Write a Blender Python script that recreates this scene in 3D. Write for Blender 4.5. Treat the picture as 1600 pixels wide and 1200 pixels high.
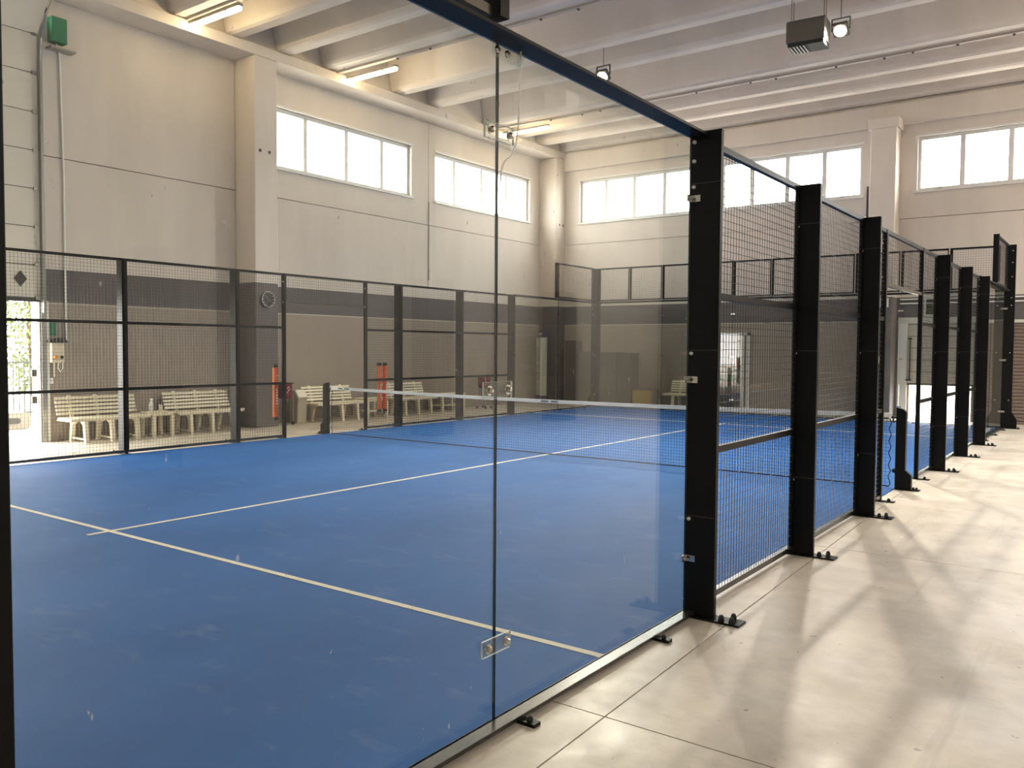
import bpy, bmesh, math, random
from mathutils import Vector, Matrix
random.seed(7)
scene = bpy.context.scene
for o in list(bpy.data.objects): bpy.data.objects.remove(o)
COL = scene.collection

# ------------------------------------------------------------------ camera
CX, CY, CZ, YAW, PIT, ROL, FPX = 2.2356, -0.8227, 1.6548, -0.6316, -0.0424, 0.0066, 1316.4
fw = Vector((math.sin(YAW)*math.cos(PIT), math.cos(YAW)*math.cos(PIT), math.sin(PIT)))
r0 = Vector((math.cos(YAW), -math.sin(YAW), 0)); u0 = r0.cross(fw)
rt = math.cos(ROL)*r0 + math.sin(ROL)*u0; up = -math.sin(ROL)*r0 + math.cos(ROL)*u0
cam = bpy.data.cameras.new('camera'); cam.sensor_fit = 'HORIZONTAL'; cam.sensor_width = 36
cam.lens = FPX/1600*36; cam.clip_start = 0.05; cam.clip_end = 300
camo = bpy.data.objects.new('camera', cam); COL.objects.link(camo)
camo.matrix_world = Matrix(((rt.x, up.x, -fw.x, CX), (rt.y, up.y, -fw.y, CY), (rt.z, up.z, -fw.z, CZ), (0, 0, 0, 1)))
scene.camera = camo

# ------------------------------------------------------------------ light
scene.view_settings.view_transform = 'Standard'; scene.view_settings.look = 'None'
scene.view_settings.gamma = 1; scene.view_settings.use_curve_mapping = False
scene.view_settings.exposure = 0.28
world = bpy.data.worlds.new('sky'); scene.world = world; world.use_nodes = True
bg = world.node_tree.nodes['Background']
bg.inputs[0].default_value = (1.0, 0.97, 0.93, 1); bg.inputs[1].default_value = 18.5

# ------------------------------------------------------------------ materials
def lin(h):
    c = [int(h[i:i+2], 16)/255 for i in (0, 2, 4)]
    return tuple(v/12.92 if v <= .04045 else ((v+.055)/1.055)**2.4 for v in c) + (1,)
MATS = {}
class N:
    def __init__(s, name):
        s.m = bpy.data.materials.new(name); s.m.use_nodes = True; MATS[name] = s.m
        s.t = s.m.node_tree; s.b = s.t.nodes['Principled BSDF']; s.out = s.t.nodes['Material Output']
    def n(s, typ, **kw):
        x = s.t.nodes.new(typ)
        for k, v in kw.items(): setattr(x, k, v)
        return x
    def l(s, a, b): s.t.links.new(a, b)
    def math(s, op, a, b=None):
        x = s.n('ShaderNodeMath', operation=op)
        for i, v in enumerate((a, b)):
            if v is None: continue
            if isinstance(v, (int, float)): x.inputs[i].default_value = v
            else: s.l(v, x.inputs[i])
        return x.outputs[0]
    def mix(s, f, a, b):
        x = s.n('ShaderNodeMix', data_type='RGBA')
        for i, v in ((0, f), (6, a), (7, b)):
            if isinstance(v, (int, float)): x.inputs[i].default_value = v
            elif isinstance(v, tuple): x.inputs[i].default_value = v
            else: s.l(v, x.inputs[i])
        return x.outputs[2]
    def noise(s, scale, detail=3, rough=.55, stretch=None):
        g = s.n('ShaderNodeNewGeometry'); src = g.outputs['Position']
        if stretch:
            mp = s.n('ShaderNodeMapping'); mp.inputs['Scale'].default_value = stretch; s.l(src, mp.inputs[0]); src = mp.outputs[0]
        x = s.n('ShaderNodeTexNoise'); x.inputs['Scale'].default_value = scale; x.inputs['Detail'].default_value = detail
        x.inputs['Roughness'].default_value = rough; s.l(src, x.inputs['Vector']); return x.outputs[0]
    def ramp(s, f, lo, hi):
        x = s.n('ShaderNodeMapRange'); x.inputs[1].default_value = lo; x.inputs[2].default_value = hi; s.l(f, x.inputs[0]); return x.outputs[0]
    def bump(s, h, strength=.2, dist=.01):
        x = s.n('ShaderNodeBump'); x.inputs[0].default_value = strength; x.inputs[1].default_value = dist
        s.l(h, x.inputs['Height']); s.l(x.outputs[0], s.b.inputs['Normal'])
    def base(s, c): 
        if isinstance(c, tuple): s.b.inputs['Base Color'].default_value = c
        else: s.l(c, s.b.inputs['Base Color'])
    def set(s, rough=None, metal=None, spec=None):
        if rough is not None: s.b.inputs['Roughness'].default_value = rough
        if metal is not None: s.b.inputs['Metallic'].default_value = metal
        if spec is not None: s.b.inputs['Specular IOR Level'].default_value = spec
def plain(name, h, rough=.6, metal=0, var=.12, scale=6, spec=None):
    k = N(name); c = lin(h); d = tuple(v*(1-var) for v in c[:3]) + (1,)
    k.base(k.mix(k.noise(scale, 3), d, c)); k.set(rough, metal, spec); return k.m
def emit(name, h, s):
    k = N(name); k.b.inputs['Base Color'].default_value = lin(h); k.b.inputs['Emission Color'].default_value = lin(h)
    k.b.inputs['Emission Strength'].default_value = s; return k.m

WHITE, DARKBAND, CREAMLINE, TAUPE = lin('d6cdc4'), lin('625c5c'), lin('cfc6b4'), lin('9c9084')
def wall_paint(name, zones):
    k = N(name); g = k.n('ShaderNodeNewGeometry'); sp = k.n('ShaderNodeSeparateXYZ'); k.l(g.outputs['Position'], sp.inputs[0])
    c = WHITE
    for z, colr in zones:                     # from the top down: below z the paint is colr
        c = k.mix(k.math('LESS_THAN', sp.outputs[2], z), c, colr)
    st = k.ramp(k.noise(1.1, 5, .65, (1, 1, .25)), .35, .75)
    fine = k.noise(14, 4)
    c2 = k.n('ShaderNodeMix', data_type='RGBA', blend_type='MULTIPLY'); c2.inputs[0].default_value = 1
    if isinstance(c, tuple): c2.inputs[6].default_value = c
    else: k.l(c, c2.inputs[6])
    k.l(k.mix(st, (.88, .87, .86, 1), (1, 1, 1, 1)), c2.inputs[7])
    k.base(c2.outputs[2]); k.set(.75); k.bump(fine, .15, .01)
wall_paint('wall_paint', [(2.95, DARKBAND), (2.385, CREAMLINE), (2.365, TAUPE)])
wall_paint('pilaster_paint', [(2.95, lin('6a6362'))])
wall_paint('white_paint', [])
def concrete_floor():
    k = N('concrete_floor'); a = lin('dcd1c1'); b = lin('b6ab9b'); d = lin('92887d')
    c = k.mix(k.ramp(k.noise(.9, 6, .6), .35, .7), a, b)
    streak = k.ramp(k.noise(1.0, 5, .65, (3.2, .2, 1)), .58, .70)
    c = k.mix(k.math('MULTIPLY', streak, .55), c, d)
    c = k.mix(k.math('MULTIPLY', k.ramp(k.noise(3.4, 7, .72), .46, .68), .38), c, lin('a1968a'))
    scr = k.ramp(k.noise(5, 3, .6, (.5, 7, 1)), .66, .70)
    c = k.mix(k.math('MULTIPLY', scr, .22), c, lin('8a8076'))
    speck = k.ramp(k.noise(13, 2, .5), .715, .75)
    c = k.mix(k.math('MULTIPLY', speck, .6), c, lin('5c554e'))
    k.base(c)
    r = k.n('ShaderNodeMapRange'); r.inputs[3].default_value = .28; r.inputs[4].default_value = .55
    r.inputs[1].default_value = .3; r.inputs[2].default_value = .7
    k.l(k.noise(1.6, 5, .65), r.inputs[0]); k.l(r.outputs[0], k.b.inputs['Roughness'])
    k.bump(k.noise(30, 3), .04, .004)
concrete_floor()
def turf():
    k = N('blue_turf'); a = lin('346fb8'); b = lin('275da0')
    c = k.mix(k.ramp(k.noise(.8, 5, .6, (1, .45, 1)), .3, .7), a, b)
    sand = k.ramp(k.noise(3.5, 6, .75, (.6, 1.2, 1)), .56, .80)
    c = k.mix(k.math('MULTIPLY', sand, .36), c, lin('93aabf'))
    c = k.mix(k.math('MULTIPLY', k.noise(160, 2), .35), c, lin('1f4778'))
    k.base(c); k.set(.65, spec=.14); k.b.inputs['Specular Tint'].default_value = (.3, .62, 1, 1); k.bump(k.noise(260, 2), .5, .01)
turf()
plain('line_white', 'e4dece', .8, var=.15, scale=20)
plain('black_steel', '0f0e0d', .45, var=.2, spec=.2)
plain('black_matt', '121212', .7)
plain('rail_steel', '2a2927', .25, var=.15, spec=.8)
plain('wire', '151414', .45)
plain('galvanised', 'a9a8a4', .35, .85); plain('acrylic_edge', 'd9dcd6', .4)
plain('chrome', 'd0cfcb', .16, 1.0, var=.05)
plain('white_bolt', 'cfcdc8', .35, .5)
plain('bench_plastic', 'e9dfc4', .45, var=.06)
plain('bin_body', 'b7ad97', .55); plain('bin_lid', 'e6dcc4', .45)
plain('orange_tube', 'e2682a', .45, var=.08)
plain('black_plastic', '1b1b1c', .45); plain('dark_plastic', '33302e', .5)
plain('red_fabric', '7c2029', .85); plain('aluminium', 'b9b9b9', .3, .9)
plain('white_plastic', 'e9e6e0', .45, var=.05); plain('cream_plastic', 'd9cdb2', .5)
plain('net_cord', '10151a', .8); plain('net_tape', 'ece8e0', .75, var=.06); plain('print_grey', '777b88', .8)
plain('green_box', '2f7a58', .5); plain('heater_grey', '565149', .6); plain('grille_dark', '1c1a18', .6)
plain('frame_white', 'd8d6d2', .45, var=.05); plain('door_panel', 'd9d2c6', .55, var=.06, scale=3)
plain('shutter_brown', '7b6a60', .6); plain('shutter_light', 'b9b1a4', .55); plain('joint_dark', '4a443f', .9)
plain('cabinet_grey', '5f5c54', .5); plain('yellow_panel', 'b89a3e', .6); plain('locker_dark', '4a4036', .6)
plain('display_purple', '3f3560', .5); plain('display_grey', 'c9c7bd', .5); plain('blind_brown', 'b99478', .8)
plain('green_sticker', '5a9a68', .6); plain('clock_black', '151515', .4); plain('trunking', 'a39a92', .6)
plain('ground_outside', 'c9c2b8', .9); plain('stone_white', '67615a', .7); plain('gravel_red', '8c5a4c', .9)
plain('bark', '4c3b2b', .9); plain('leaf', '566322', .6, var=.4, scale=4); plain('fence_grey', '2c2f2e', .5)
plain('glass_edge', '1d2b27', .2, spec=.8); plain('orange_knob', 'd98a2b', .5)
emit('tube_light', 'ffe2b0', 42.0); emit('flood_light', 'fff0cc', 30.0)
def glass(name, tint, dust, rough=0.0):
    k = N(name); k.t.nodes.remove(k.b)
    tr = k.n('ShaderNodeBsdfTransparent'); tr.inputs[0].default_value = tint
    gl = k.n('ShaderNodeBsdfGlossy'); gl.inputs['Roughness'].default_value = rough
    g = k.n('ShaderNodeNewGeometry')
    ior = k.n('ShaderNodeMapRange'); ior.inputs[3].default_value = 1.37; ior.inputs[4].default_value = 1/1.37
    k.l(g.outputs['Backfacing'], ior.inputs[0])
    fr = k.n('ShaderNodeFresnel'); k.l(ior.outputs[0], fr.inputs[0])
    m = k.n('ShaderNodeMixShader'); k.l(fr.outputs[0], m.inputs[0]); k.l(tr.outputs[0], m.inputs[1]); k.l(gl.outputs[0], m.inputs[2])
    last = m.outputs[0]
    if dust:
        df = k.n('ShaderNodeBsdfDiffuse'); df.inputs[0].default_value = (.75, .76, .78, 1)
        tl = k.n('ShaderNodeBsdfTranslucent'); tl.inputs[0].default_value = (.75, .76, .78, 1)
        ad = k.n('ShaderNodeMixShader'); ad.inputs[0].default_value = .5; k.l(df.outputs[0], ad.inputs[1]); k.l(tl.outputs[0], ad.inputs[2])
        sm = k.ramp(k.noise(2.2, 5, .7), .35, .8)
        sp = k.ramp(k.noise(26, 2, .5, (1, 1, .6)), .745, .77)
        f = k.math('ADD', k.math('MULTIPLY', sm, dust), k.math('MULTIPLY', sp, .3))
        m2 = k.n('ShaderNodeMixShader'); k.l(f, m2.inputs[0]); k.l(last, m2.inputs[1]); k.l(ad.outputs[0], m2.inputs[2]); last = m2.outputs[0]
    k.l(last, k.out.inputs[0])
glass('pane_glass', (.965, .985, .97, 1), .005)
glass('window_glass', (.97, .985, .985, 1), 0)
glass('acrylic', (.9, .92, .9, 1), .05)

# ------------------------------------------------------------------ mesh helpers
class MB:
    def __init__(s): s.v = []; s.f = []; s.mi = []; s.cur = 0
    def add(s, vs, fs):
        o = len(s.v); s.v += [tuple(v) for v in vs]; s.f += [tuple(i+o for i in f) for f in fs]; s.mi += [s.cur]*len(fs); return s
    def box(s, x0, x1, y0, y1, z0, z1):
        return s.add([(x, y, z) for z in (z0, z1) for y in (y0, y1) for x in (x0, x1)],
                     [(0, 2, 3, 1), (4, 5, 7, 6), (0, 1, 5, 4), (1, 3, 7, 5), (3, 2, 6, 7), (2, 0, 4, 6)])
    def cbox(s, c, d): 
        return s.box(c[0]-d[0]/2, c[0]+d[0]/2, c[1]-d[1]/2, c[1]+d[1]/2, c[2]-d[2]/2, c[2]+d[2]/2)
    def tube(s, pts, r, n=8, caps=True, r2=None):
        pts = [Vector(p) for p in pts]; rings = []; q = None
        for i, p in enumerate(pts):
            d = ((pts[min(i+1, len(pts)-1)]-pts[max(i-1, 0)])).normalized()
            if q is None: q = d.orthogonal().normalized()
            q = (q-d*q.dot(d)).normalized(); w = d.cross(q)
            rr = r if r2 is None else r+(r2-r)*i/(len(pts)-1)
            rings.append([p+rr*(q*math.cos(2*math.pi*(k+.5)/n)+w*math.sin(2*math.pi*(k+.5)/n)) for k in range(n)])
        fs = []
        for i in range(len(rings)-1):
            for k in range(n): fs.append((i*n+k, i*n+(k+1) % n, (i+1)*n+(k+1) % n, (i+1)*n+k))
        if caps: fs += [tuple(range(n))[::-1], tuple(range((len(rings)-1)*n, len(rings)*n))]
        return s.add([v for r_ in rings for v in r_], fs)
    def prism(s, poly, axis, a0, a1):      # poly in the two other axes, order (x,y,z) without axis
        def P(p, a): 
            q = list(p); q.insert(axis, a); return tuple(q)
        n = len(poly); vs = [P(p, a0) for p in poly]+[P(p, a1) for p in poly]
        fs = [(i, (i+1) % n, n+(i+1) % n, n+i) for i in range(n)]+[tuple(range(n))[::-1], tuple(range(n, 2*n))]
        return s.add(vs, fs)
    def dome(s, c, axis, r, h, n=8):       # bolt head
        ax = Vector(axis).normalized(); q = ax.orthogonal().normalized(); w = ax.cross(q); c = Vector(c)
        vs = []
        for rr, hh in ((r, 0), (r, h*.45), (r*.6, h)):
            vs += [c+ax*hh+rr*(q*math.cos(2*math.pi*k/n)+w*math.sin(2*math.pi*k/n)) for k in range(n)]
        fs = [(i*n+k, i*n+(k+1) % n, (i+1)*n+(k+1) % n, (i+1)*n+k) for i in range(2) for k in range(n)]
        return s.add(vs, fs+[tuple(range(2*n, 3*n)), tuple(range(n))[::-1]])
    def mesh(s, name, mats):
        me = bpy.data.meshes.new(name); me.from_pydata(s.v, [], s.f)
        for m in (mats if isinstance(mats, (list, tuple)) else [mats]): me.materials.append(MATS[m])
        if any(s.mi): me.polygons.foreach_set('material_index', s.mi)
        bm = bmesh.new(); bm.from_mesh(me); bmesh.ops.recalc_face_normals(bm, faces=bm.faces); bm.to_mesh(me); bm.free()
        me.update(); return me
    def build(s, name, mats, parent=None, smooth=False, bevel=0):
        return link(name, s.mesh(name, mats), parent, smooth, bevel)
def link(name, me, parent=None, smooth=False, bevel=0):
    o = bpy.data.objects.new(name, me); COL.objects.link(o); o.parent = parent
    if smooth and me: me.polygons.foreach_set('use_smooth', [True]*len(me.polygons)); 
    if bevel:
        b = o.modifiers.new('bevel', 'BEVEL'); b.width = bevel; b.segments = 2; b.limit_method = 'ANGLE'
    return o
def empty(name, loc=(0, 0, 0), rz=0):
    o = bpy.data.objects.new(name, None); COL.objects.link(o); o.location = loc; o.rotation_euler = (0, 0, rz); o.empty_display_size = .1; return o
def tag(o, label, cat, group=None):
    o['label'] = label; o['category'] = cat
    if group: o['group'] = group
    return o
def struct(o): o['kind'] = 'structure'; return o
def stuff(o): o['kind'] = 'stuff'; return o
def copy_tree(o, parent=None):
    c = o.copy(); COL.objects.link(c); c.parent = parent
    for ch in [x for x in o.children]: copy_tree(ch, c)
    return c

# ------------------------------------------------------------------ the hall
XL, XR, YF, YB = -12.63, 8.8, 21.4, -7.0
TH = .3
BEAMZ = 7.47
def wall_cells(mb, plane, a0, a1, z0, z1, openings, at, th):
    """boxes filling a0..a1 x z0..z1 around openings (a0,a1,z0,z1); plane 'x' or 'y'"""
    A = sorted({a0, a1, *[min(max(v, a0), a1) for o in openings for v in o[:2]]})
    Z = sorted({z0, z1, *[min(max(v, z0), z1) for o in openings for v in o[2:]]})
    for i in range(len(A)-1):
        for j in range(len(Z)-1):
            am, zm = (A[i]+A[i+1])/2, (Z[j]+Z[j+1])/2
            if any(o[0] < am < o[1] and o[2] < zm < o[3] for o in openings): continue
            if plane == 'x': mb.box(min(at, at+th), max(at, at+th), A[i], A[i+1], Z[j], Z[j+1])
            else: mb.box(A[i], A[i+1], min(at, at+th), max(at, at+th), Z[j], Z[j+1])
def build_wall(name, plane, at, out, a0, a1, openings, splits, mat):
    root = struct(empty(name))
    core = MB(); wall_cells(core, plane, a0, a1, 0, 8.7, openings, at+out*.06, out*(TH-.06)); core.build('wall_core', 'white_paint', root)
    S = sorted([a0]+[s for s in splits if a0 < s < a1]+[a1])
    for i in range(len(S)-1):
        for z0, z1 in ((0, 4.842), (4.858, 7.9)):
            m = MB(); wall_cells(m, plane, S[i]+(.006 if i else 0), S[i+1]-(.006 if i < len(S)-2 else 0), z0, z1, openings, at, out*.07)
            if m.v: m.build('wall_panel', mat, root)
    return root
DOORL = (1.9, 5.97, 0, 7.2)
WZ0, WZ1 = 5.5, 6.78
WL = [(10.6, 15.11, [11.77, 12.99, 14.15]), (16.02, 20.36, [16.9, 18.1, 19.27]), (-5.6, .2, [-4.2, -2.7, -1.3])]
WF = [(-11.5, -3.27, [-10.62, -9.67, -8.70, -7.78, -6.93, -6.11, -5.16, -4.21]), (-2.0, 6.0, [-1.05, -.065, .93, 1.93, 2.93, 3.93, 4.95])]
WR_ADDED = [(-1.2, 3.2, [-.1, 1.0, 2.1])]  # unseen high window, added in the right wall for its light
WB = []
DOORF = (-2.06, -.72, 0, 2.3)
SHUT = (.06, 3.2, 0, 2.3)
build_wall('wall_left', 'x', XL, -1, YB, YF, [(w[0], w[1], WZ0, WZ1) for w in WL]+[DOORL], [9.86, 15.75], 'wall_paint')
build_wall('wall_far', 'y', YF, 1, XL-TH, XR+TH, [(w[0], w[1], WZ0, WZ1) for w in WF]+[DOORF, SHUT], [-3.0], 'wall_paint')
build_wall('wall_right', 'x', XR, 1, YB, YF, [(w[0], w[1], WZ0, WZ1) for w in WR_ADDED], [-6.5, 5.5, 11], 'white_paint')
build_wall('wall_back', 'y', YB, -1, XL-TH, XR+TH, [(w[0], w[1], WZ0, WZ1) for w in WB], [-5, .0], 'white_paint')

def window(n, plane, at, out, a0, a1, mull):
    root = struct(empty('window_%d' % n))
    g = [a0]+mull+[a1]; d0, d1 = at+out*.10, at+out*.16
    def bx(m, p0, p1, z0, z1, e0=d0, e1=d1):
        lo, hi = min(e0, e1), max(e0, e1)
        if plane == 'x': m.box(lo, hi, p0, p1, z0, z1)
        else: m.box(p0, p1, lo, hi, z0, z1)
    f = MB(); w = .07
    bx(f, a0, a1, WZ0, WZ0+w); bx(f, a0, a1, WZ1-w, WZ1); bx(f, a0, a0+w, WZ0+w, WZ1-w); bx(f, a1-w, a1, WZ0+w, WZ1-w)
    f.build('window_frame', 'frame_white', root)
    for v in mull:
        m = MB(); bx(m, v-.055, v+.055, WZ0+w, WZ1-w); m.build('mullion', 'frame_white', root)
    e = (d0+d1)/2
    for i in range(len(g)-1):
        m = MB(); bx(m, g[i]+.03, g[i+1]-.03, WZ0+w*.6, WZ1-w*.6, e-.004, e+.004); m.build('pane', 'window_glass', root)
    s = MB(); bx(s, a0-.05, a1+.05, WZ0-.05, WZ0, at-out*.05, at+out*.1); s.build('window_sill', 'frame_white', root)
    s = MB(); bx(s, a0-.05, a1+.05, WZ1, WZ1+.05, at-out*.025, at+out*.05); s.build('window_trim', 'frame_white', root)
    for v in (a0+.5*(g[1]-g[0]), a1-.5*(g[-1]-g[-2])):
        h = MB(); bx(h, v-.06, v+.06, WZ0+.012, WZ0+.04, d0-out*.03, d0); h.build('handle', 'galvanised', root)
    # sky portal of the opening (guides sampling, gives no light of its own)
    L = bpy.data.lights.new('window_portal', 'AREA'); L.shape = 'RECTANGLE'; L.size = a1-a0; L.size_y = WZ1-WZ0; L.cycles.is_portal = True
    portal(L, plane, at+out*.25, (a0+a1)/2, (WZ0+WZ1)/2, out)
def portal(L, plane, at, a, z, out):
    o = bpy.data.objects.new('window_portal', L); COL.objects.link(o)
    d = Vector((-out, 0, 0)) if plane == 'x' else Vector((0, -out, 0))
    o.rotation_euler = d.to_track_quat('-Z', 'Y').to_euler()
    o.location = (at, a, z) if plane == 'x' else (a, at, z)
n = 1
for w in WL: window(n, 'x', XL, -1, *w); n += 1
for w in WF: window(n, 'y', YF, 1, *w); n += 1
for w in WR_ADDED: window(n, 'x', XR, 1, *w); n += 1
for w in WB: window(n, 'y', YB, -1, *w); n += 1
for plane, at, out, o_ in (('x', XL, -1, (DOORL[0], DOORL[1], 0, 2.45)), ('y', YF, 1, (DOORF[0], DOORF[1], 0, .87))):
    L = bpy.data.lights.new('door_portal', 'AREA'); L.shape = 'RECTANGLE'; L.size = o_[1]-o_[0]; L.size_y = o_[3]-o_[2]; L.cycles.is_portal = True
    portal(L, plane, at+out*.28, (o_[0]+o_[1])/2, (o_[2]+o_[3])/2, out)

# pilasters and longitudinal beams
def pil(name, x0, x1, y0, y1, z1, cap=False):
    m = MB(); m.box(x0, x1, y0, y1, 0, z1); o = struct(m.build(name, 'pilaster_paint', None, bevel=.02))
    if cap:
        c = MB(); c.box(x0-.06, x1+.06, y0-.04, y1, z1-.22, z1+.02); c.build('capital', 'white_paint', o, bevel=.01)
    return o
p1 = pil('trim_1', XL, -11.99, 9.86, 10.42, BEAMZ)
for z in (5.6,):
    for yy in (9.99, 10.22):
        m = MB(); m.dome((-11.99, yy, z), (1, 0, 0), .035, .01); m.build('anchor_cap', 'joint_dark', p1)
p2 = pil('trim_2', XL, -12.0, 20.88, YF, BEAMZ)
for yy in (21.05, 21.25):
    m = MB(); m.dome((-12.0, yy, 5.45), (1, 0, 0), .035, .01); m.build('anchor_cap', 'joint_dark', p2)
pil('trim_3', -2.96, -2.38, 20.9, YF, 7.2, True)
pil('trim_4', 6.6, 7.2, 20.9, YF, 7.2, True)
pil('trim_5', XL, -11.99, .6, 1.2, BEAMZ)
for i, yy in enumerate((-1.9, 5.2, 10.9, 15.3)): pil('trim_%d' % (6+i), 8.2, XR, yy, yy+.55, BEAMZ)
m = MB(); m.box(XL, -11.98, YB, YF, BEAMZ, 7.68); struct(m.build('trim_10', 'white_paint', bevel=.015))
m = MB(); m.box(8.2, XR, YB, YF, BEAMZ, 7.68); struct(m.build('trim_11', 'white_paint', bevel=.015))
m = MB(); m.box(-12.0, 8.2, 21.25, YF, 7.1, 7.62); struct(m.build('trim_12', 'white_paint', bevel=.01))

# ceiling deck with its precast ribs
ADDED_SKYL = [(11.08, 11.50), (12.42, 13.50), (14.42, 14.94), (15.92, 17.15), (18.02, 18.88), (19.40, 20.0)]      # roof lights added out of view on the right, to brighten far wall and floor
m = MB(); yc = [YB-TH]+[v for s_ in ADDED_SKYL for v in s_]+[YF+TH]
for i in range(len(yc)-1):
    if i % 2 == 0: m.box(XL-TH, XR+TH, yc[i], yc[i+1], 8.55, 8.75)
    else: m.box(XL-TH, 2.4, yc[i], yc[i+1], 8.55, 8.75); m.box(8.0, XR+TH, yc[i], yc[i+1], 8.55, 8.75)
ceil = struct(m.build('ceiling', 'white_paint'))
edges = [-6.4, -5.2, -3.1, -1.8, .4, 1.6, 2.8, 4.0, 5.2, 7.2, 8.42, 9.64, 10.85, 12.06, 14.2, 15.5, 17.75, 19.15, 20.3, 21.55]
prof = [(-.19, 0), (-.17, -.02), (.0, -.02), (.0, -.02)]
RW = .36
ribpoly = [(-.36, .85), (-.20, .10), (-.17, .035), (-.11, 0), (.11, 0), (.17, .035), (.20, .10), (.36, .85)]
for e in edges:
    rm = MB(); rm.prism([(e-.17+a, 7.70+b) for a, b in ribpoly], 0, -12.1, 8.3); rm.build('rib', 'white_paint', ceil)
for y0, y1 in ADDED_SKYL:
    rm = MB(); rm.box(2.4, 8.0, y0, y1, 8.70, 8.71); rm.build('added_roof_light_pane', 'window_glass', ceil)
    L = bpy.data.lights.new('roof_portal', 'AREA'); L.shape = 'RECTANGLE'; L.size = 5.6; L.size_y = y1-y0; L.cycles.is_portal = True
    o = bpy.data.objects.new('roof_portal', L); COL.objects.link(o); o.location = (5.2, (y0+y1)/2, 8.73)
for x0, x1 in ((-12.5, -12.12), (8.32, 8.7)):
    rm = MB(); rm.box(x0, x1, YB, YF, 7.68, 8.55); rm.build('end_diaphragm', 'white_paint', ceil)
for yy, lab in ((2.3, 'behind the camera side bay'), (8.40, 'over the first strip light from the left'), (12.06, 'over the middle strip light'), (17.82, 'over the strip light nearest the far corner')):
    t = empty('cable_trunking', (0, yy, 7.66)); tag(t, 'grey ceiling cable trunking ' + lab, 'trunking', 'cable trunking under the ceiling ribs')
    m = MB(); m.box(-12.0, 8.15, -.05, .05, -.005, .038); m.build('duct', 'trunking', t)
    x = -10.2
    while x < 7.8:
        m = MB(); m.dome((x, random.uniform(-.03, .03), -.005), (0, 0, -1), .028, .03, 6); m.build('clip', 'joint_dark', t)
        x += random.choice((.55, .8, .95, 1.3))

# floor slabs
base = MB(); base.box(XL-TH, XR+TH, YB-TH, YF+TH, -.12, -.02)
floor = struct(base.build('floor', 'joint_dark'))
ys = [YB-TH, -5.5, -1.55, 2.437, 6.42, 10.4, 14.4, 18.4, YF+TH]
xk = lambda k, y: max(min(.463+4.0*k-.034*y, XR+TH), XL-TH)
for j in range(len(ys)-1):
    for k in range(-4, 3):
        g = .004; y0, y1 = ys[j]+g, ys[j+1]-g
        poly = [(xk(k, y0)+g, y0), (xk(k+1, y0)-g, y0), (xk(k+1, y1)-g, y1), (xk(k, y1)+g, y1)]
        if poly[1][0]-poly[0][0] < .1: continue
        m = MB(); m.prism(poly, 2, -.02, 0); m.build('slab', 'concrete_floor', floor)

# outside ground
m = MB(); m.box(-70, 60, -50, 90, -.3, -.12); struct(m.build('ground_outside', 'ground_outside'))
for (x0, x1, y0, y1) in ((-40, XL-TH, -20, 40), (XR+TH, 40, -20, 40), (-40, 40, YF+TH, 50), (XL-TH, XR+TH, -20, YB-TH)):
    m = MB(); m.box(x0, x1, y0, y1, -.12, -.01); struct(m.build('pavement_outside', 'ground_outside'))

# ------------------------------------------------------------------ the court
m = MB(); m.box(-10.0, .02, 0, 20, 0, .012)
court = tag(m.build('court_turf', 'blue_turf'), 'blue artificial turf of the padel court with white lines', 'turf')
def line(x0, x1, y0, y1): 
    q = MB(); q.box(x0, x1, y0, y1, .012, .0155); q.build('court_line', 'line_white', court)
line(-10, .02, 3.025, 3.075); line(-10, .02, 16.925, 16.975)
line(-5.025, -4.975, 2.85, 3.025); line(-5.025, -4.975, 3.075, 16.925); line(-5.025, -4.975, 16.975, 17.15)

H3, H4 = 2.97, 3.93
# four bolted walls of the cage: posts, panes and mesh panels are their parts
FN = tag(empty('court_fence', (.04, 10, 0)), 'near side fence of the court in black steel, glass and wire mesh', 'fence', 'court fences')
FO = tag(empty('court_fence', (-10.02, 10, 0)), 'opposite side fence of the court, in front of the benches', 'fence', 'court fences')
FE = tag(empty('court_fence', (-5, 20, 0)), 'far end glass fence of the court topped with raised mesh squares', 'fence', 'court fences')
FB = tag(empty('court_fence', (-5, 0, 0)), 'near end glass fence of the court behind the leftmost corner post', 'fence', 'court fences')
OFF = {}
def att(o, fence, loc=(0, 0, 0), rz=0, flip=False):
    """place a part in world coordinates under its fence (fences are only translated)"""
    o.parent = fence; o.location = Vector(loc)-fence.location; o.rotation_euler = (0, 0, rz)
    if flip: o.scale = (-1, 1, 1)
    return o
MESHES = {}
def shared(key, fn):
    if key not in MESHES: MESHES[key] = fn()
    return MESHES[key]
def dome_mesh(r, h, n, mat): return shared(('dome', r, h, n, mat), lambda: MB().dome((0, 0, 0), (0, 0, 1), r, h, n).mesh('bolt', mat))
def bolt(name, parent, p, axis, r=.0125, h=.014, n=8, mat='white_bolt'):
    o = link(name, dome_mesh(r, h, n, mat), parent); o.location = p
    o.rotation_euler = Vector(axis).to_track_quat('Z', 'Y').to_euler(); return o
PX, LX = .04, -10.02          # inner planes of the side fences
PT = .042                     # post thickness along the fence
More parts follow.
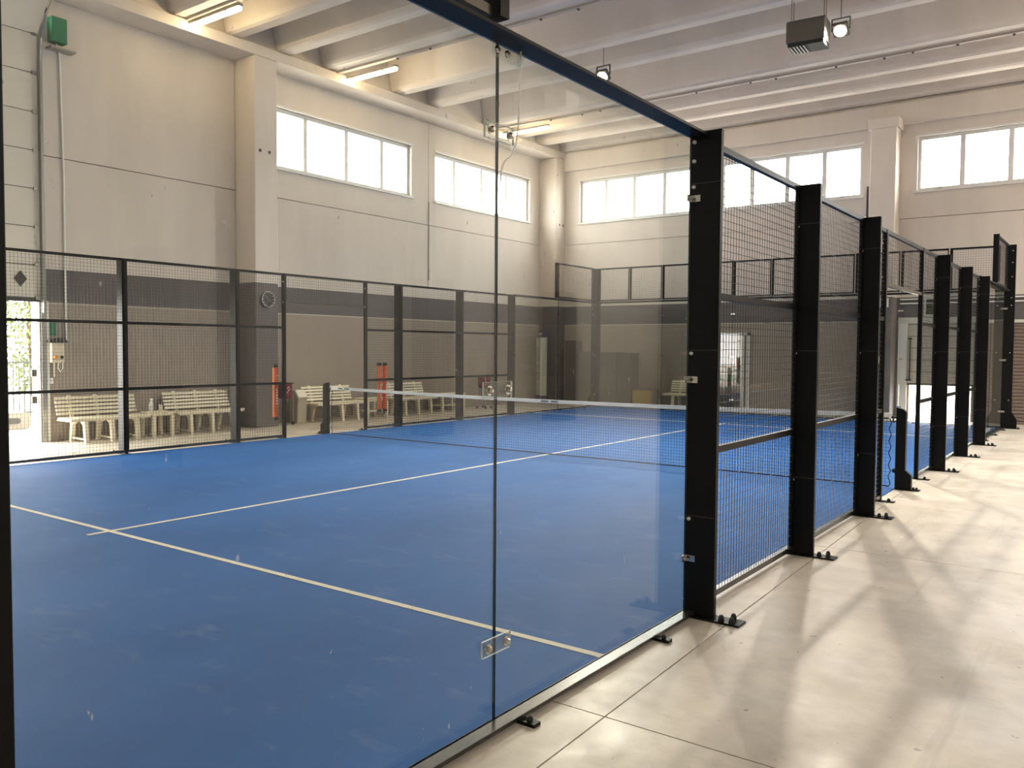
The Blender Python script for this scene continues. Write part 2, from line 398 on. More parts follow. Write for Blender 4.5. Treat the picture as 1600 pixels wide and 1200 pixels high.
def steel_post(fence, x, y, flip, many):
    me = shared(('post', many), lambda: MB().box(0, .2, 0, PT, .012, H3).mesh('steel_post', 'black_steel'))
    t = att(link('steel_post', me, bevel=.004), fence, (x, y, 0), 0, flip)
    link('base_plate', shared('plate', lambda: MB().box(-.02, .37, -.03, .09, 0, .012).mesh('base_plate', 'black_steel')), t)
    for a, b in ((.25, .0), (.32, -.01), (.30, .07)): bolt('anchor_bolt', t, (a, b, .012), (0, 0, 1), .02, .036, 6, 'black_matt')
    for z in [.61, 1.63, 2.64] + ([2.795, 2.91] if many else []): bolt('bolt', t, (.03, 0, z), (0, -1, 0))
    for z in (.63, 1.65, 2.66):
        o = link('tie_wire', shared(('tie', many), lambda: MB().box(.008, .2, -.0015, 0, -.002, .002).mesh('tie_wire', 'joint_dark')), t); o.location = (0, 0, z)
    return t
for yy in (4, 6, 8, 12, 14, 16):
    steel_post(FN, PX, yy, False, yy in (4, 16)); steel_post(FO, LX, yy, True, yy in (4, 16))
def corner_post(fence, x, y, sx, sy):
    """L-shaped cage corner outside both planes; sx, sy = outward directions"""
    m = MB(); m.prism([(.0, .0), (.2, .0), (.2, .06), (.06, .06), (.06, .2), (.0, .2)], 2, .012, H4)
    t = att(m.build('corner_post', 'black_steel', bevel=.004), fence, (x, y, 0)); t.scale = (sx, sy, 1)
    m = MB(); m.prism([(-.02, -.02), (.36, -.02), (.36, .1), (.1, .1), (.1, .36), (-.02, .36)], 2, 0, .012); m.build('base_plate', 'black_steel', t)
    m = MB(); m.prism([(.2, .012), (.3, .012), (.3, .2), (.2, .36)], 1, .01, .05); m.build('foot_gusset', 'black_steel', t)
    for z in (.61, 1.63, 2.64, 2.80, 3.25, 3.55, 3.8): bolt('bolt', t, (.14, 0, z), (0, -1, 0))
    for a, b in ((.25, .08), (.33, .02)): bolt('anchor_bolt', t, (a, b, .012), (0, 0, 1), .018, .03, 6, 'black_matt')
corner_post(FN, PX, 20.015, 1, 1); corner_post(FN, PX, .022, 1, -1); corner_post(FO, LX, 20.015, -1, 1); corner_post(FO, LX, -.0, -1, -1)

# wire mesh panels (local: runs along +y from 0 to w, plane x=0)
WR_ = .0015
def wires(w, z0, z1, pitch=.05, r=WR_):
    q = MB()
    def bar(y0, y1, a0, a1, x):
        q.add([(x-r, y0, a0), (x+r, y0, a0), (x+r, y1, a0), (x-r, y1, a0), (x-r, y0, a1), (x+r, y0, a1), (x+r, y1, a1), (x-r, y1, a1)],
              [(0, 1, 5, 4), (1, 2, 6, 5), (2, 3, 7, 6), (3, 0, 4, 7)] if a1-a0 > y1-y0 else [(0, 1, 2, 3), (4, 7, 6, 5), (1, 2, 6, 5), (3, 0, 4, 7)])
    y = pitch/2
    while y < w: bar(y-r, y+r, z0, z1, 0); y += pitch
    z = z0+pitch/2
    while z < z1: bar(0, w, z-r, z+r, .003); z += pitch
    return q
def mesh_panel(fence, w, z0, z1, rails, loc, rz=0):
    key = (round(w, 3), z0, z1); fr = .02
    def frame():
        m = MB(); m.box(-fr, fr, 0, w, z1-.04, z1); m.box(-fr*.7, fr*.7, 0, .022, z0+.04, z1-.04); m.box(-fr*.7, fr*.7, w-.022, w, z0+.04, z1-.04)
        m.cur = 1; m.box(-fr, fr, 0, w, z0, z0+.04)
        return m.mesh('mesh_panel', ['black_steel', 'rail_steel'])
    t = att(link('mesh_panel', shared(('frame',)+key, frame)), fence, loc, rz)
    stuff(link('wire_mesh', shared(('wires',)+key, lambda: wires(w, z0, z1).mesh('wire_mesh', 'wire')), t))
    for z in rails:
        o = link('rail', shared(('rail', round(w, 3)), lambda: MB().box(-fr, fr, .022, w-.022, -.022, .022).mesh('rail', 'black_steel')), t); o.location = (0, 0, z)
    return t
RXc, LXc = PX+.022, LX-.022
for F, x in ((FN, RXc), (FO, LXc)):
    for yy in (4, 6, 12, 14): mesh_panel(F, 2-PT, .03, H3, (1.0, 2.0), (x, yy+PT, 0))
    mesh_panel(F, .98-PT, .03, H3, (1.0, 2.0), (x, 8+PT, 0)); mesh_panel(F, .97, .03, H3, (1.0, 2.0), (x, 11.03, 0))
    sgn = 1 if F is FN else -1; zt = 2.36 if F is FN else 2.44
    for yy in (8.98, 10.98):
        t = att(link('gate_post', shared('gatepost', lambda: MB().box(-.025, .025, 0, .05, .01, H3).mesh('gate_post', 'black_steel'))), F, (x, yy, 0))
        t.scale = (sgn, 1, 1)
        link('base_plate', shared('gateplate', lambda: MB().box(-.03, .16, -.02, .07, 0, .01).mesh('base_plate', 'black_steel')), t)
        bolt('anchor_bolt', t, (.1, .025, .01), (0, 0, 1), .02, .03, 6, 'black_matt')
        for z in (2.45, 2.82): bolt('bolt', t, (-.01, 0, z), (0, -1, 0), .014)
    mesh_panel(F, 1.95, zt, H3, (), (x, 9.03, 0))

# glass panes: local along +y, outer side +x
def glass_pane(fence, w, loc, rz=0, flip=False, clips=(True, True), joint=False):
    def pane():
        me = MB().box(0, .012, .003, w-.003, .036, 2.939).mesh('glass_pane', ['pane_glass', 'glass_edge'])
        for p in me.polygons: p.material_index = 0 if abs(p.normal.x) > .9 else 1
        return me
    t = att(link('glass_pane', shared(('pane', w), pane)), fence, loc, rz, flip)
    for z in (.365, 1.47, 2.57):
        for yy, on_, s in ((.03, clips[0], 1), (w-.03, clips[1], -1)):
            if not on_: continue
            o = link('clip', shared('clip', lambda: MB().box(.012, .018, -.029, .029, -.02, .02).mesh('clip', 'chrome')), t); o.location = (0, yy, z)
            o = link('clip_arm', shared('cliparm', lambda: MB().box(.018, .075, -.003, .003, -.02, .02).mesh('clip_arm', 'chrome')), t); o.location = (0, yy-.026*s, z)
            bolt('clip_bolt', t, (.018, yy+.012*s, z), (1, 0, 0), .012, .012, 8, 'galvanised')
    if joint:
        def plate(mt):
            me = MB().box(.0125, .0225, -.1, .1, -.036, .036).mesh('joint_plate', [mt, 'acrylic_edge' if mt == 'acrylic' else 'chrome'])
            for p in me.polygons: p.material_index = 0 if abs(p.normal.x) > .9 else 1
            return me
        for z, mt in ((.37, 'acrylic'), (1.475, 'acrylic'), (2.565, 'acrylic')):
            o = link('joint_plate', plate(mt), t); o.location = (0, w, z)
            for dy in (-.065, .065):
                m = MB(); m.tube([(.0225, w+dy, z), (.027, w+dy, z)], .022, 12); m.dome((.027, w+dy, z), (1, 0, 0), .014, .016, 6); m.build('joint_bolt', 'chrome', t)
        m = MB(); m.box(.0125, .0185, w-.05, w+.14, 2.875, 2.939); m.box(.0185, .045, w+.13, w+.14, 2.875, 2.939); m.build('top_bracket', 'acrylic', t)
        for dy in (-.02, .05): bolt('bracket_bolt', t, (.0185, w+dy, 2.905), (1, 0, 0), .016, .014, 8, 'chrome')
glass_pane(FN, 2.025, (PX, .025, 0), clips=(True, False), joint=True)
glass_pane(FN, 1.95, (PX, 2.05, 0), clips=(False, True))
glass_pane(FN, 1.958, (PX, 16.042, 0), clips=(True, False)); glass_pane(FN, 2.0, (PX, 18.0, 0), clips=(False, True))
glass_pane(FO, 2.04, (LX, .01, 0), flip=True); glass_pane(FO, 1.95, (LX, 2.05, 0), flip=True)
glass_pane(FO, 1.958, (LX, 16.042, 0), flip=True); glass_pane(FO, 2.0, (LX, 18.0, 0), flip=True)
for i in range(5):
    glass_pane(FE, 2.0, (-9.99+1.996*i, 20.0, 0), -math.pi/2, True, (i > 0, i < 4))
    glass_pane(FB, 2.0, (-9.99+1.996*i, 0.0, 0), -math.pi/2, False, (i > 0, i < 4))
# frames of the glass walls: top beam and bottom rail
def beams(fence, x0, y0, x1, y1, out):
    ox, oy = out
    def slab(m, a, b, z0, z1):
        xs_ = sorted((x0+ox*a, x1+ox*b)); ys_ = sorted((y0+oy*a, y1+oy*b)); m.box(xs_[0], xs_[1], ys_[0], ys_[1], z0, z1)
    m = MB(); slab(m, -.004, .115, 2.94, 2.957); t = att(m.build('top_beam', 'black_steel', bevel=.002), fence, (0, 0, 0))
    m = MB(); slab(m, .02, .06, 2.957, 2.985); m.build('beam_web', 'black_steel', t)
    m = MB(); slab(m, -.004, .078, .016, .036); t = att(m.build('bottom_rail', 'rail_steel', bevel=.002), fence, (0, 0, 0))
    n_ = max(2, int(round(max(abs(x1-x0), abs(y1-y0))/1.3)))
    for i in range(n_):
        f = (i+.62)/n_; px, py = x0+(x1-x0)*f, y0+(y1-y0)*f
        m = MB(); m.cbox((px+ox*.08, py+oy*.08, .008), (.05+abs(ox)*.1, .05+abs(oy)*.1, .016)); m.build('rail_foot', 'black_steel', t)
        bolt('foot_bolt', t, (px+ox*.115, py+oy*.115, .016), (0, 0, 1), .014, .022, 6, 'black_matt')
beams(FN, PX, .024, PX, 4.0, (1, 0)); beams(FN, PX, 16.042, PX, 20.0, (1, 0))
beams(FO, LX, .0, LX, 4.0, (-1, 0)); beams(FO, LX, 16.042, LX, 20.0, (-1, 0))
beams(FE, LX, 20.0, PX, 20.0, (0, 1)); beams(FB, LX, 0.0, PX, 0.0, (0, -1))
# raised mesh: 3 to 4 metres
def upright(fence, x0, x1, y0, y1): att(MB().box(x0, x1, y0, y1, 3.0, H4).build('mesh_upright', 'black_steel'), fence, (0, 0, 0))
for F, x in ((FN, PX+.055), (FO, LX-.055)):
    mesh_panel(F, 1.86, 3.0, H4, (), (x, .06, 0)); mesh_panel(F, 1.86, 3.0, H4, (), (x, 18.04, 0))
    upright(F, x-.05, x+.05, 1.94, 2.0); upright(F, x-.05, x+.05, 17.97, 18.03)
for F, y in ((FE, 20.055), (FB, -.055)):
    for i in range(10):
        mesh_panel(F, .94, 3.0, H4, (), (-9.97+i*.997, y, 0), -math.pi/2)
        if i: upright(F, -9.995+i*.997-.004, -9.995+i*.997+.024, y-.025, y+.025)

# net and net posts
t = empty('net', (0, 10, 0)); tag(t, 'dark tennis style net with a white top tape across the blue court', 'net')
def tape_z(x): s = (x+4.98)/4.9; return .865+.045*s*s
q = MB(); xs = [-9.9+i*(9.86/48) for i in range(49)]
vs, fs = [], []
for x in xs: vs += [(x, -.008, tape_z(x)-.052), (x, -.008, tape_z(x)), (x, .008, tape_z(x)), (x, .008, tape_z(x)-.052)]
for i in range(48):
    for k in range(4): fs.append((i*4+k, i*4+(k+1) % 4, (i+1)*4+(k+1) % 4, (i+1)*4+k))
fs += [(0, 1, 2, 3), (192, 195, 194, 193)]
q.add(vs, fs); tp = q.build('top_tape', 'net_tape', t)
for x0, x1 in ((-9.72, -9.6), (-9.55, -9.42), (-5.12, -4.98), (-4.93, -4.8)):
    q = MB(); z = tape_z(x0)-.026; q.box(x0, x1, -.0095, -.008, z-.013, z+.013); q.build('tape_print', 'print_grey', tp)
q = MB(); P = .042; x = -9.88
while x < -.06:
    q.tube([(x, 0, .03), (x, 0, tape_z(x)-.05)], .0016, 3, False); x += P
z = .03
while z < .83:
    q.tube([(-9.9, 0, z), (-6.6, 0, min(z, tape_z(-6.6)-.05)), (-3.3, 0, min(z, tape_z(-3.3)-.05)), (-.05, 0, z)], .0016, 3, False); z += P
stuff(q.build('net_cords', 'net_cord', t))
q = MB(); q.tube([(-9.9, 0, .028), (-.05, 0, .028)], .008, 6); q.build('bottom_cord', 'net_cord', t)
for xx in (-9.9, -.05):
    q = MB(); pts = [(xx+.012*math.sin(i*1.3), 0, .03+i*.03) for i in range(28)]; q.tube(pts, .006, 5); q.build('side_lacing', 'net_cord', t)
for xx, s, lab in ((.07, 1, 'black net post by the near fence gate'), (-10.05, -1, 'black net post by the opposite fence gate')):
    t = empty('net_post', (xx, 10, 0)); t.scale = (s, 1, 1); tag(t, lab, 'net post', 'net posts')
    q = MB(); q.prism([(-.05, .012), (.13, .012), (.13, .18), (.06, .24), (.06, .93), (.03, .96), (-.05, .985)], 1, -.04, .04); q.build('post_body', 'black_steel', t, bevel=.003)
    q = MB(); q.box(-.045, .22, -.06, .06, 0, .012); q = q.build('base_plate', 'black_steel', t)
    for x_ in (.155, .19):
        e = MB(); e.dome((x_, -.02, .012), (0, 0, 1), .016, .03, 6); e.build('anchor_bolt', 'black_matt', q)
    q = MB(); q.tube([(-.05, 0, .86), (-.11, 0, .86)], .012, 6); q.tube([(-.09, 0, .80), (-.09, 0, .87)], .009, 6); q.tube([(-.05, 0, .82), (-.09, 0, .80)], .009, 6); q.build('tension_hook', 'black_matt', t)
    q = MB(); q.dome((-.05, 0, .22), (-1, 0, 0), .03, .04); q.build('crank', 'black_matt', t)

# white cable by the seam
q = MB(); pts = [(.075, 2.18, 2.935), (.07, 2.18, 2.8), (.068, 2.175, 2.62), (.066, 2.165, 2.55), (.064, 2.13, 2.48), (.06, 2.085, 2.45), (.057, 2.07, 2.42), (.056, 2.065, 2.36)]
tag(q.build('white_cable', 'white_plastic'), 'thin white cable hanging beside the top of the glass seam', 'cable')
bpy.data.objects.remove(bpy.data.objects['white_cable'])
q = MB(); q.tube(pts, .004, 6); tag(q.build('white_cable', 'white_plastic', smooth=True), 'thin white cable hanging beside the top of the glass seam', 'cable')

# ------------------------------------------------------------------ lamps
def strip_light(y, lab, x0=-12.05):
    t = empty('strip_light', (x0, y, 7.575)); tag(t, lab, 'ceiling light', 'fluorescent strip lights')
    m = MB(); m.box(0, 1.56, -.05, .05, .03, .08); m.build('housing', 'trunking', t)
    m = MB(); m.tube([(.02, 0, .0), (1.54, 0, .0)], .045, 10); m.build('diffuser', 'tube_light', t, smooth=False)
    for x in (.3, 1.2):
        m = MB(); m.box(x-.02, x+.02, -.055, .055, .0, .05); m.build('clip', 'galvanised', t)
strip_light(8.46, 'lit fluorescent strip at the upper left, above the green box wall')
strip_light(12.36, 'lit fluorescent strip above the left pair of hall windows')
strip_light(18.16, 'lit fluorescent strip near the glass seam towards the far corner')
for yy, w_ in ((8.46, 'nearest the camera'), (12.36, 'in the middle'), (18.16, 'nearest the far wall')): strip_light(yy, 'added unseen fluorescent strip along the right hall wall, ' + w_, 6.6)  # strips added out of view to lift the brightness of the far wall
FLOOD_W = 210
def flood(loc, lab):
    t = empty('floodlight', loc); t.rotation_euler = (0, 0, 0); tag(t, lab, 'floodlight', 'ceiling floodlights')
    def tilt(o): o.rotation_euler = (math.radians(48), 0, 0)
    m = MB(); m.box(-.13, .13, -.05, .03, -.12, .12); tilt(m.build('lamp_body', 'heater_grey', t, bevel=.02))
    m = MB(); m.tube([(0, -.052, 0), (0, -.064, 0)], .10, 14); tilt(m.build('lamp_lens', 'flood_light', t))
    L = bpy.data.lights.new('flood_lamp', 'AREA'); L.shape = 'DISK'; L.size = .2; L.energy = FLOOD_W; L.spread = math.radians(115); L.color = (1, .9, .74)
    o = bpy.data.objects.new('flood_lamp', L); COL.objects.link(o); o.parent = t; nd = Vector((0, -math.cos(math.radians(48)), -math.sin(math.radians(48))))
    o.location = nd*.075; o.rotation_euler = nd.to_track_quat('-Z', 'Y').to_euler()
    m = MB(); m.box(-.155, -.14, -.02, .02, -.02, .17); m.box(.14, .155, -.02, .02, -.02, .17); m.box(-.155, .155, -.02, .02, .17, .185); m.build('bracket', 'heater_grey', t)
    m = MB(); m.tube([(0, 0, .185), (0, 0, 7.70-loc[2])], .007, 6); m.build('hanger', 'heater_grey', t)
flood((-1.86, 14.12, 7.08), 'lit floodlight hanging beside the grey air heater')
flood((-6.47, 14.12, 7.16), 'lit floodlight showing just above the black glass wall beam')
t = empty('air_heater', (-2.36, 14.0, 6.83)); t.rotation_euler = (0, 0, math.radians(4)); tag(t, 'grey louvred air heater box hung from the ceiling on rods', 'heater')
m = MB(); m.prism([(-.22, .06), (-.22, .4), (-.17, .45), (.2, .45), (.24, .4), (.24, .06)], 0, -.33, .31); m.build('casing', 'heater_grey', t, bevel=.02)
m = MB(); m.box(-.3, .29, -.2, .22, .0, .058); gr = m.build('grille', 'grille_dark', t)
for i in range(5):
    m = MB(); m.box(-.27+i*.055, -.25+i*.055, -.19, .2, -.012, .0); m.build('louvre', 'galvanised', gr)
for x in (-.28, .26):
    for y in (-.05, .1):
        m = MB(); m.tube([(x, y, .45), (x, y, .868)], .006, 5); m.build('rod', 'heater_grey', t)

# ------------------------------------------------------------------ left wall fittings
# sectional door raised to 2.45
d = struct(empty('door_1'))
js = [2.45, 3.0, 3.635, 4.27, 4.905, 5.54, 6.18, 6.82, 7.3]
for i in range(len(js)-1):
    m = MB(); x0 = XL-.02
    if i == len(js)-2:
        m.prism([(x0-.0, js[i]+.006), (x0+.05, js[i]+.006), (x0+.45, js[i+1]), (x0+.4, js[i+1])], 1, 1.86, 6.0)
    elif i == len(js)-3: m.prism([(x0-.02, js[i]+.006), (x0+.03, js[i]+.006), (x0+.05, js[i+1]-.006), (x0, js[i+1]-.006)], 1, 1.86, 6.0)
    else: m.box(x0-.02, x0+.03, 1.86, 6.0, js[i]+.006, js[i+1]-.006)
    m.build('door_section', 'door_panel', d)
    m = MB(); m.box(x0-.012, x0+.012, 1.9, 5.96, js[i]-.006, js[i]+.006); m.build('section_joint', 'joint_dark', d)
    m = MB(); m.box(x0+.03, x0+.06, 5.90, 5.98, js[i]-.03, js[i]+.03); m.build('hinge', 'galvanised', d)
m = MB(); m.box(XL-.03, XL+.02, 1.9, 5.96, 2.38, 2.45); m.build('door_seal', 'dark_plastic', d)
m = MB(); m.prism([(5.67-.10, 2.755), (5.67, 2.755+.13), (5.67+.10, 2.755), (5.67, 2.755-.13)], 0, XL+.01, XL+.03); m.build('diamond_plate', 'dark_plastic', d)
m = MB(); m.tube([(XL+.07, 6.02, 2.2), (XL+.07, 6.02, 6.4), (XL+.12, 6.02, 6.75), (XL+.3, 6.02, 7.1), (XL+.6, 6.02, 7.32)], .022, 6); m.build('door_track', 'galvanised', d)
m = MB(); m.box(XL, XL+.035, 5.99, 6.07, 0, 7.2); m.build('door_jamb', 'galvanised', d)
m = MB(); m.box(XL, XL+.05, 6.07, 6.10, 0, 2.4); m.build('jamb_edge', 'frame_white', d)
m = MB(); m.tube([(XL+.1, 2.0, 7.25), (XL+.1, 6.1, 7.25)], .06, 10); m.build('spring_shaft', 'dark_plastic', d)
for z in (1.18, .72):
    m = MB(); m.box(XL-.2, XL-.14, 5.90, 5.97, z-.06, z+.06); m.build('latch', 'dark_plastic', d)
# door operator, conduit, control box
t = empty('motor_box', (XL, 6.3, 6.75)); tag(t, 'green metal box high on the left wall beside the door track', 'box')
m = MB(); m.box(0, .17, -.13, .13, 0, .42); m.build('casing', 'green_box', t, bevel=.015)
m = MB(); m.box(.001, .2, -.16, .26, -.12, -.09); m.build('shelf_bar', 'galvanised', t)
m = MB(); m.tube([(.05, 0, 0), (.05, 0, -.1)], .015, 6); m.build('gland', 'white_plastic', t)
q = MB(); q.tube([(XL+.02, 6.4, 1.74), (XL+.02, 6.4, 4.5), (XL+.02, 6.36, 6.64)], .016, 6)
tag(q.build('conduit', 'white_plastic'), 'thin white conduit running up the left wall above the control box', 'conduit')
t = empty('control_box', (XL, 6.215, 1.36)); tag(t, 'cream door control box with knobs on the left wall', 'control box')
m = MB(); m.box(0, .12, -.11, .11, 0, .34); b = m.build('casing', 'cream_plastic', t, bevel=.01)
m = MB(); m.prism([(-.16, .34), (.16, .34), (.14, .38), (.05, .42), (-.08, .41), (-.15, .38)], 0, .005, .15); m.build('cable_coil', 'grille_dark', t)
m = MB(); m.dome((.12, -.05, .09), (1, 0, 0), .035, .03, 10); m.build('knob', 'orange_knob', b)
m = MB(); m.dome((.12, .055, .09), (1, 0, 0), .03, .03, 10); m.build('knob', 'black_plastic', b)
m = MB(); m.tube([(.06, .03, 0), (.06, .02, -.1), (.06, .06, -.16), (.06, .1, -.1), (.06, .1, 0)], .01, 6); m.build('cable_loop', 'white_plastic', t)
m = MB(); m.tube([(.05, -.04, 0), (.05, -.04, -.25)], .012, 6); m.build('cable_tail', 'white_plastic', t)
m = MB(); m.box(XL, XL+.045, 6.10, 6.165, 1.0, 1.1); s = tag(m.build('socket', 'white_plastic', bevel=.008), 'small white socket below the control box', 'socket')
m = MB(); m.box(XL+.045, XL+.05, 6.11, 6.155, 1.02, 1.08); m.build('socket_cover', 'frame_white', s)
m = MB(); m.box(XL, XL+.012, 6.11, 6.24, 1.82, 2.08); s = tag(m.build('wall_sign', 'green_box'), 'small dark green sign above the control box', 'sign')
# hanging window chain
t = empty('window_chain', (XL+.02, 15.75, 3.45)); tag(t, 'dark chain hanging on the left wall between its windows', 'chain')
m = MB(); m.tube([(0, 0, .25), (0, 0, 2.0)], .008, 5); m.build('rod', 'joint_dark', t)
for k in range(5):
    m = MB(); m.tube([(0, .012*math.cos(a), .22-k*.055+.026*math.sin(a)) for a in [i*math.pi/4 for i in range(9)]], .006, 4); m.build('link', 'joint_dark', t)
# clock
t = empty('wall_clock', (-11.99, 10.14, 2.62)); tag(t, 'round black clock with a white rim on the dark pilaster', 'clock')
m = MB(); m.tube([(0, 0, 0), (.04, 0, 0)], .155, 24); m.build('case', 'clock_black', t)
m = MB()
for k in range(24):
    a, a2 = 2*math.pi*k/24, 2*math.pi*(k+1)/24
    m.prism([(r*math.cos(b_), r*math.sin(b_)) for r, b_ in ((.16, a), (.16, a2), (.148, a2), (.148, a))], 0, .0, .05)
m.build('rim', 'aluminium', t)
for k in range(12):
    a = math.pi*k/6; m = MB(); m.tube([(.043, .115*math.cos(a), .115*math.sin(a)), (.043, .138*math.cos(a), .138*math.sin(a))], .006, 4); m.build('hour_mark', 'white_plastic', t)
for L_, a in ((.08, -.8), (.11, 2.3)):
    m = MB(); m.tube([(.046, 0, 0), (.046, L_*math.cos(a), L_*math.sin(a))], .005, 4); m.build('hand', 'white_plastic', t)

# ------------------------------------------------------------------ benches (local: length along +y, back at -x, front +x)
def make_bench(L=1.45, slats=5):
    t = empty('garden_bench')
    for k in range(4):
        m = MB(); x = -.14+k*.115; m.box(x, x+.095, 0, L, .40, .428); m.build('seat_slat', 'bench_plastic', t, bevel=.006)
    for k in range(slats):
        z = .462+k*.066; x = -.195-.0215*k; dx = .012*k
        m = MB(); m.prism([(x, z), (x+.022, z), (x+.008, z+.043), (x-.014, z+.043)], 1, .015+dx*.0, L-.015); m.build('back_slat', 'bench_plastic', t)
    for y in (.28, .74, 1.2):
        y *= L/1.45
        m = MB()
        m.prism([(-.225, .40), (-.20, .40), (-.325, .79), (-.35, .79)], 1, y-.03, y+.03)
        m.build('back_support', 'bench_plastic', t)
        m = MB()
        m.prism([(-.26, 0), (-.20, 0), (-.13, .30), (-.02, .37), (.10, .37), (.20, .30), (.25, 0), (.31, 0), (.27, .40), (-.22, .40)], 1, y-.03, y+.03)
        m.prism([(-.225, .05), (.265, .05), (.265, .075), (-.225, .075)], 1, y-.015, y+.015)
        m.build('leg_frame', 'bench_plastic', t)
    m = MB(); m.box(-.2, .3, .02, L-.02, .372, .399); m.build('seat_beam', 'bench_plastic', t)
    return t
BX = -12.24
b0 = make_bench()
spots = [(BX, 6.12, 'cream slatted bench nearest the open hall door, leftmost on the wall'),
         (BX, 8.10, 'cream slatted bench between the bottle table and the clock pilaster'),
         (BX, 11.42, 'cream slatted bench beside the swing lid bin'),
         (BX, 13.93, 'cream slatted bench right of the paired orange tubes')]
for i, (x, y, lab) in enumerate(spots):
    t = b0 if i == 0 else copy_tree(b0); t.location = (x, y, 0); tag(t, lab, 'bench', 'cream garden benches')
t = copy_tree(b0); t.location = (-6.75, 20.93, 0); t.rotation_euler = (0, 0, math.pi/2); t.rotation_euler = (0, 0, -math.pi/2); t.location = (-8.25, 20.95, 0)
tag(t, 'cream slatted bench against the far wall beside the glazed door', 'bench', 'cream garden benches')
def make_table(w, dpt, h, shelf):
    t = empty('side_table')
    n_ = 5
    for k in range(n_):
        m = MB(); a = -dpt/2+k*dpt/n_; m.box(a+.004, a+dpt/n_-.004, 0, w, h-.03, h); m.build('top_slat', 'bench_plastic', t, bevel=.004)
    m = MB(); m.box(-dpt/2+.03, dpt/2-.03, .03, w-.03, h-.07, h-.031); m.build('apron', 'bench_plastic', t)
    for x in (-dpt/2+.04, dpt/2-.04):
        for y in (.05, w-.05):
            m = MB(); m.box(x-.03, x+.03, y-.03, y+.03, 0, h-.07); m.build('leg', 'bench_plastic', t)
    if shelf:
        m = MB(); m.box(-dpt/2+.07, dpt/2-.07, .0, w, .14, .17); m.build('shelf', 'bench_plastic', t)
    return t
t = make_table(.46, .46, .45, False); t.location = (-12.2, 7.6, 0); tag(t, 'small cream side table holding a spray bottle', 'table', 'cream side tables')
t = make_table(.72, .5, .46, True); t.location = (-12.25, 12.95, 0); tag(t, 'cream side table with a low shelf behind the paired orange tubes', 'table', 'cream side tables')
t = make_table(.95, .5, .46, True); t.location = (-12.25, 15.6, 0); tag(t, 'cream side table with a low shelf at the end of the bench row', 'table', 'cream side tables')
t = empty('spray_bottle', (-12.22, 7.72, .45)); tag(t, 'white spray bottle standing on the small cream table', 'bottle')
m = MB(); m.tube([(0, 0, 0), (0, 0, .14), (0, 0, .18), (0, 0, .2)], .04, 10); m.v = [(x*(1 if z < .15 else .6 if z < .19 else .35), y*(1 if z < .15 else .6 if z < .19 else .35), z) for x, y, z in m.v]; m.build('bottle_body', 'white_plastic', t)
m = MB(); m.box(-.015, .05, -.015, .015, .2, .24); m.build('spray_head', 'white_plastic', t)
t = empty('cup', (-12.1, 7.84, .45)); tag(t, 'short pale jar beside the spray bottle', 'jar')
m = MB(); m.tube([(0, 0, 0), (0, 0, .11)], .035, 10); m.build('jar_body', 'cream_plastic', t); m = MB(); m.tube([(0, 0, .11), (0, 0, .125)], .037, 10); m.build('jar_lid', 'white_plastic', t)
# bin
t = empty('swing_bin', (-12.33, 11.2, 0)); tag(t, 'beige plastic bin with a cream swing lid', 'bin')
m = MB(); m.prism([(-.13, 0), (.13, 0), (.16, .52), (-.16, .52)], 1, -.13, .13); m.build('bin_body', 'bin_body', t, bevel=.02)
m = MB(); m.prism([(-.17, .52), (.17, .52), (.17, .56), (.05, .72), (-.05, .72), (-.17, .56)], 1, -.14, .14); l = m.build('bin_hood', 'bin_body', t, bevel=.015)
m = MB(); m.prism([(.168, .57), (.178, .57), (.062, .725), (.052, .725)], 1, -.12, .12); m.build('swing_flap', 'bin_lid', l)
# orange ball tubes on the outside of opposite fence
for x, y, z0, lab in ((LX-.11, 8.87, .34, 'single orange ball tube with black caps hung left of the opposite gate'),
                      (LX-.11, 11.48, .34, 'left one of the paired orange ball tubes hung on opposite fence'),
                      (LX-.11, 11.64, .34, 'right one of the paired orange ball tubes hung on opposite fence')):
    t = empty('ball_tube', (x, y, z0)); tag(t, lab, 'ball tube', 'orange ball collector tubes')
    m = MB(); m.tube([(0, 0, .05), (0, 0, .94)], .047, 12); tb = m.build('tube_body', 'orange_tube', t, smooth=False)
    m = MB(); m.tube([(0, 0, 0), (0, 0, .05)], .05, 12); m.build('end_cap', 'black_plastic', t)
    m = MB(); m.tube([(0, 0, .94), (0, 0, 1.0)], .05, 12); m.build('end_cap', 'black_plastic', t)
    m = MB(); m.tube([(.04, 0, .8), (.09, 0, .8)], .006, 5); m.build('hook', 'galvanised', t)
    for k in range(6):
        m = MB(); z = .28+k*.05; m.box(.044, .049, -.012+random.uniform(0, .008), .014, z, z+.03); m.build('print_mark', 'white_plastic', tb)
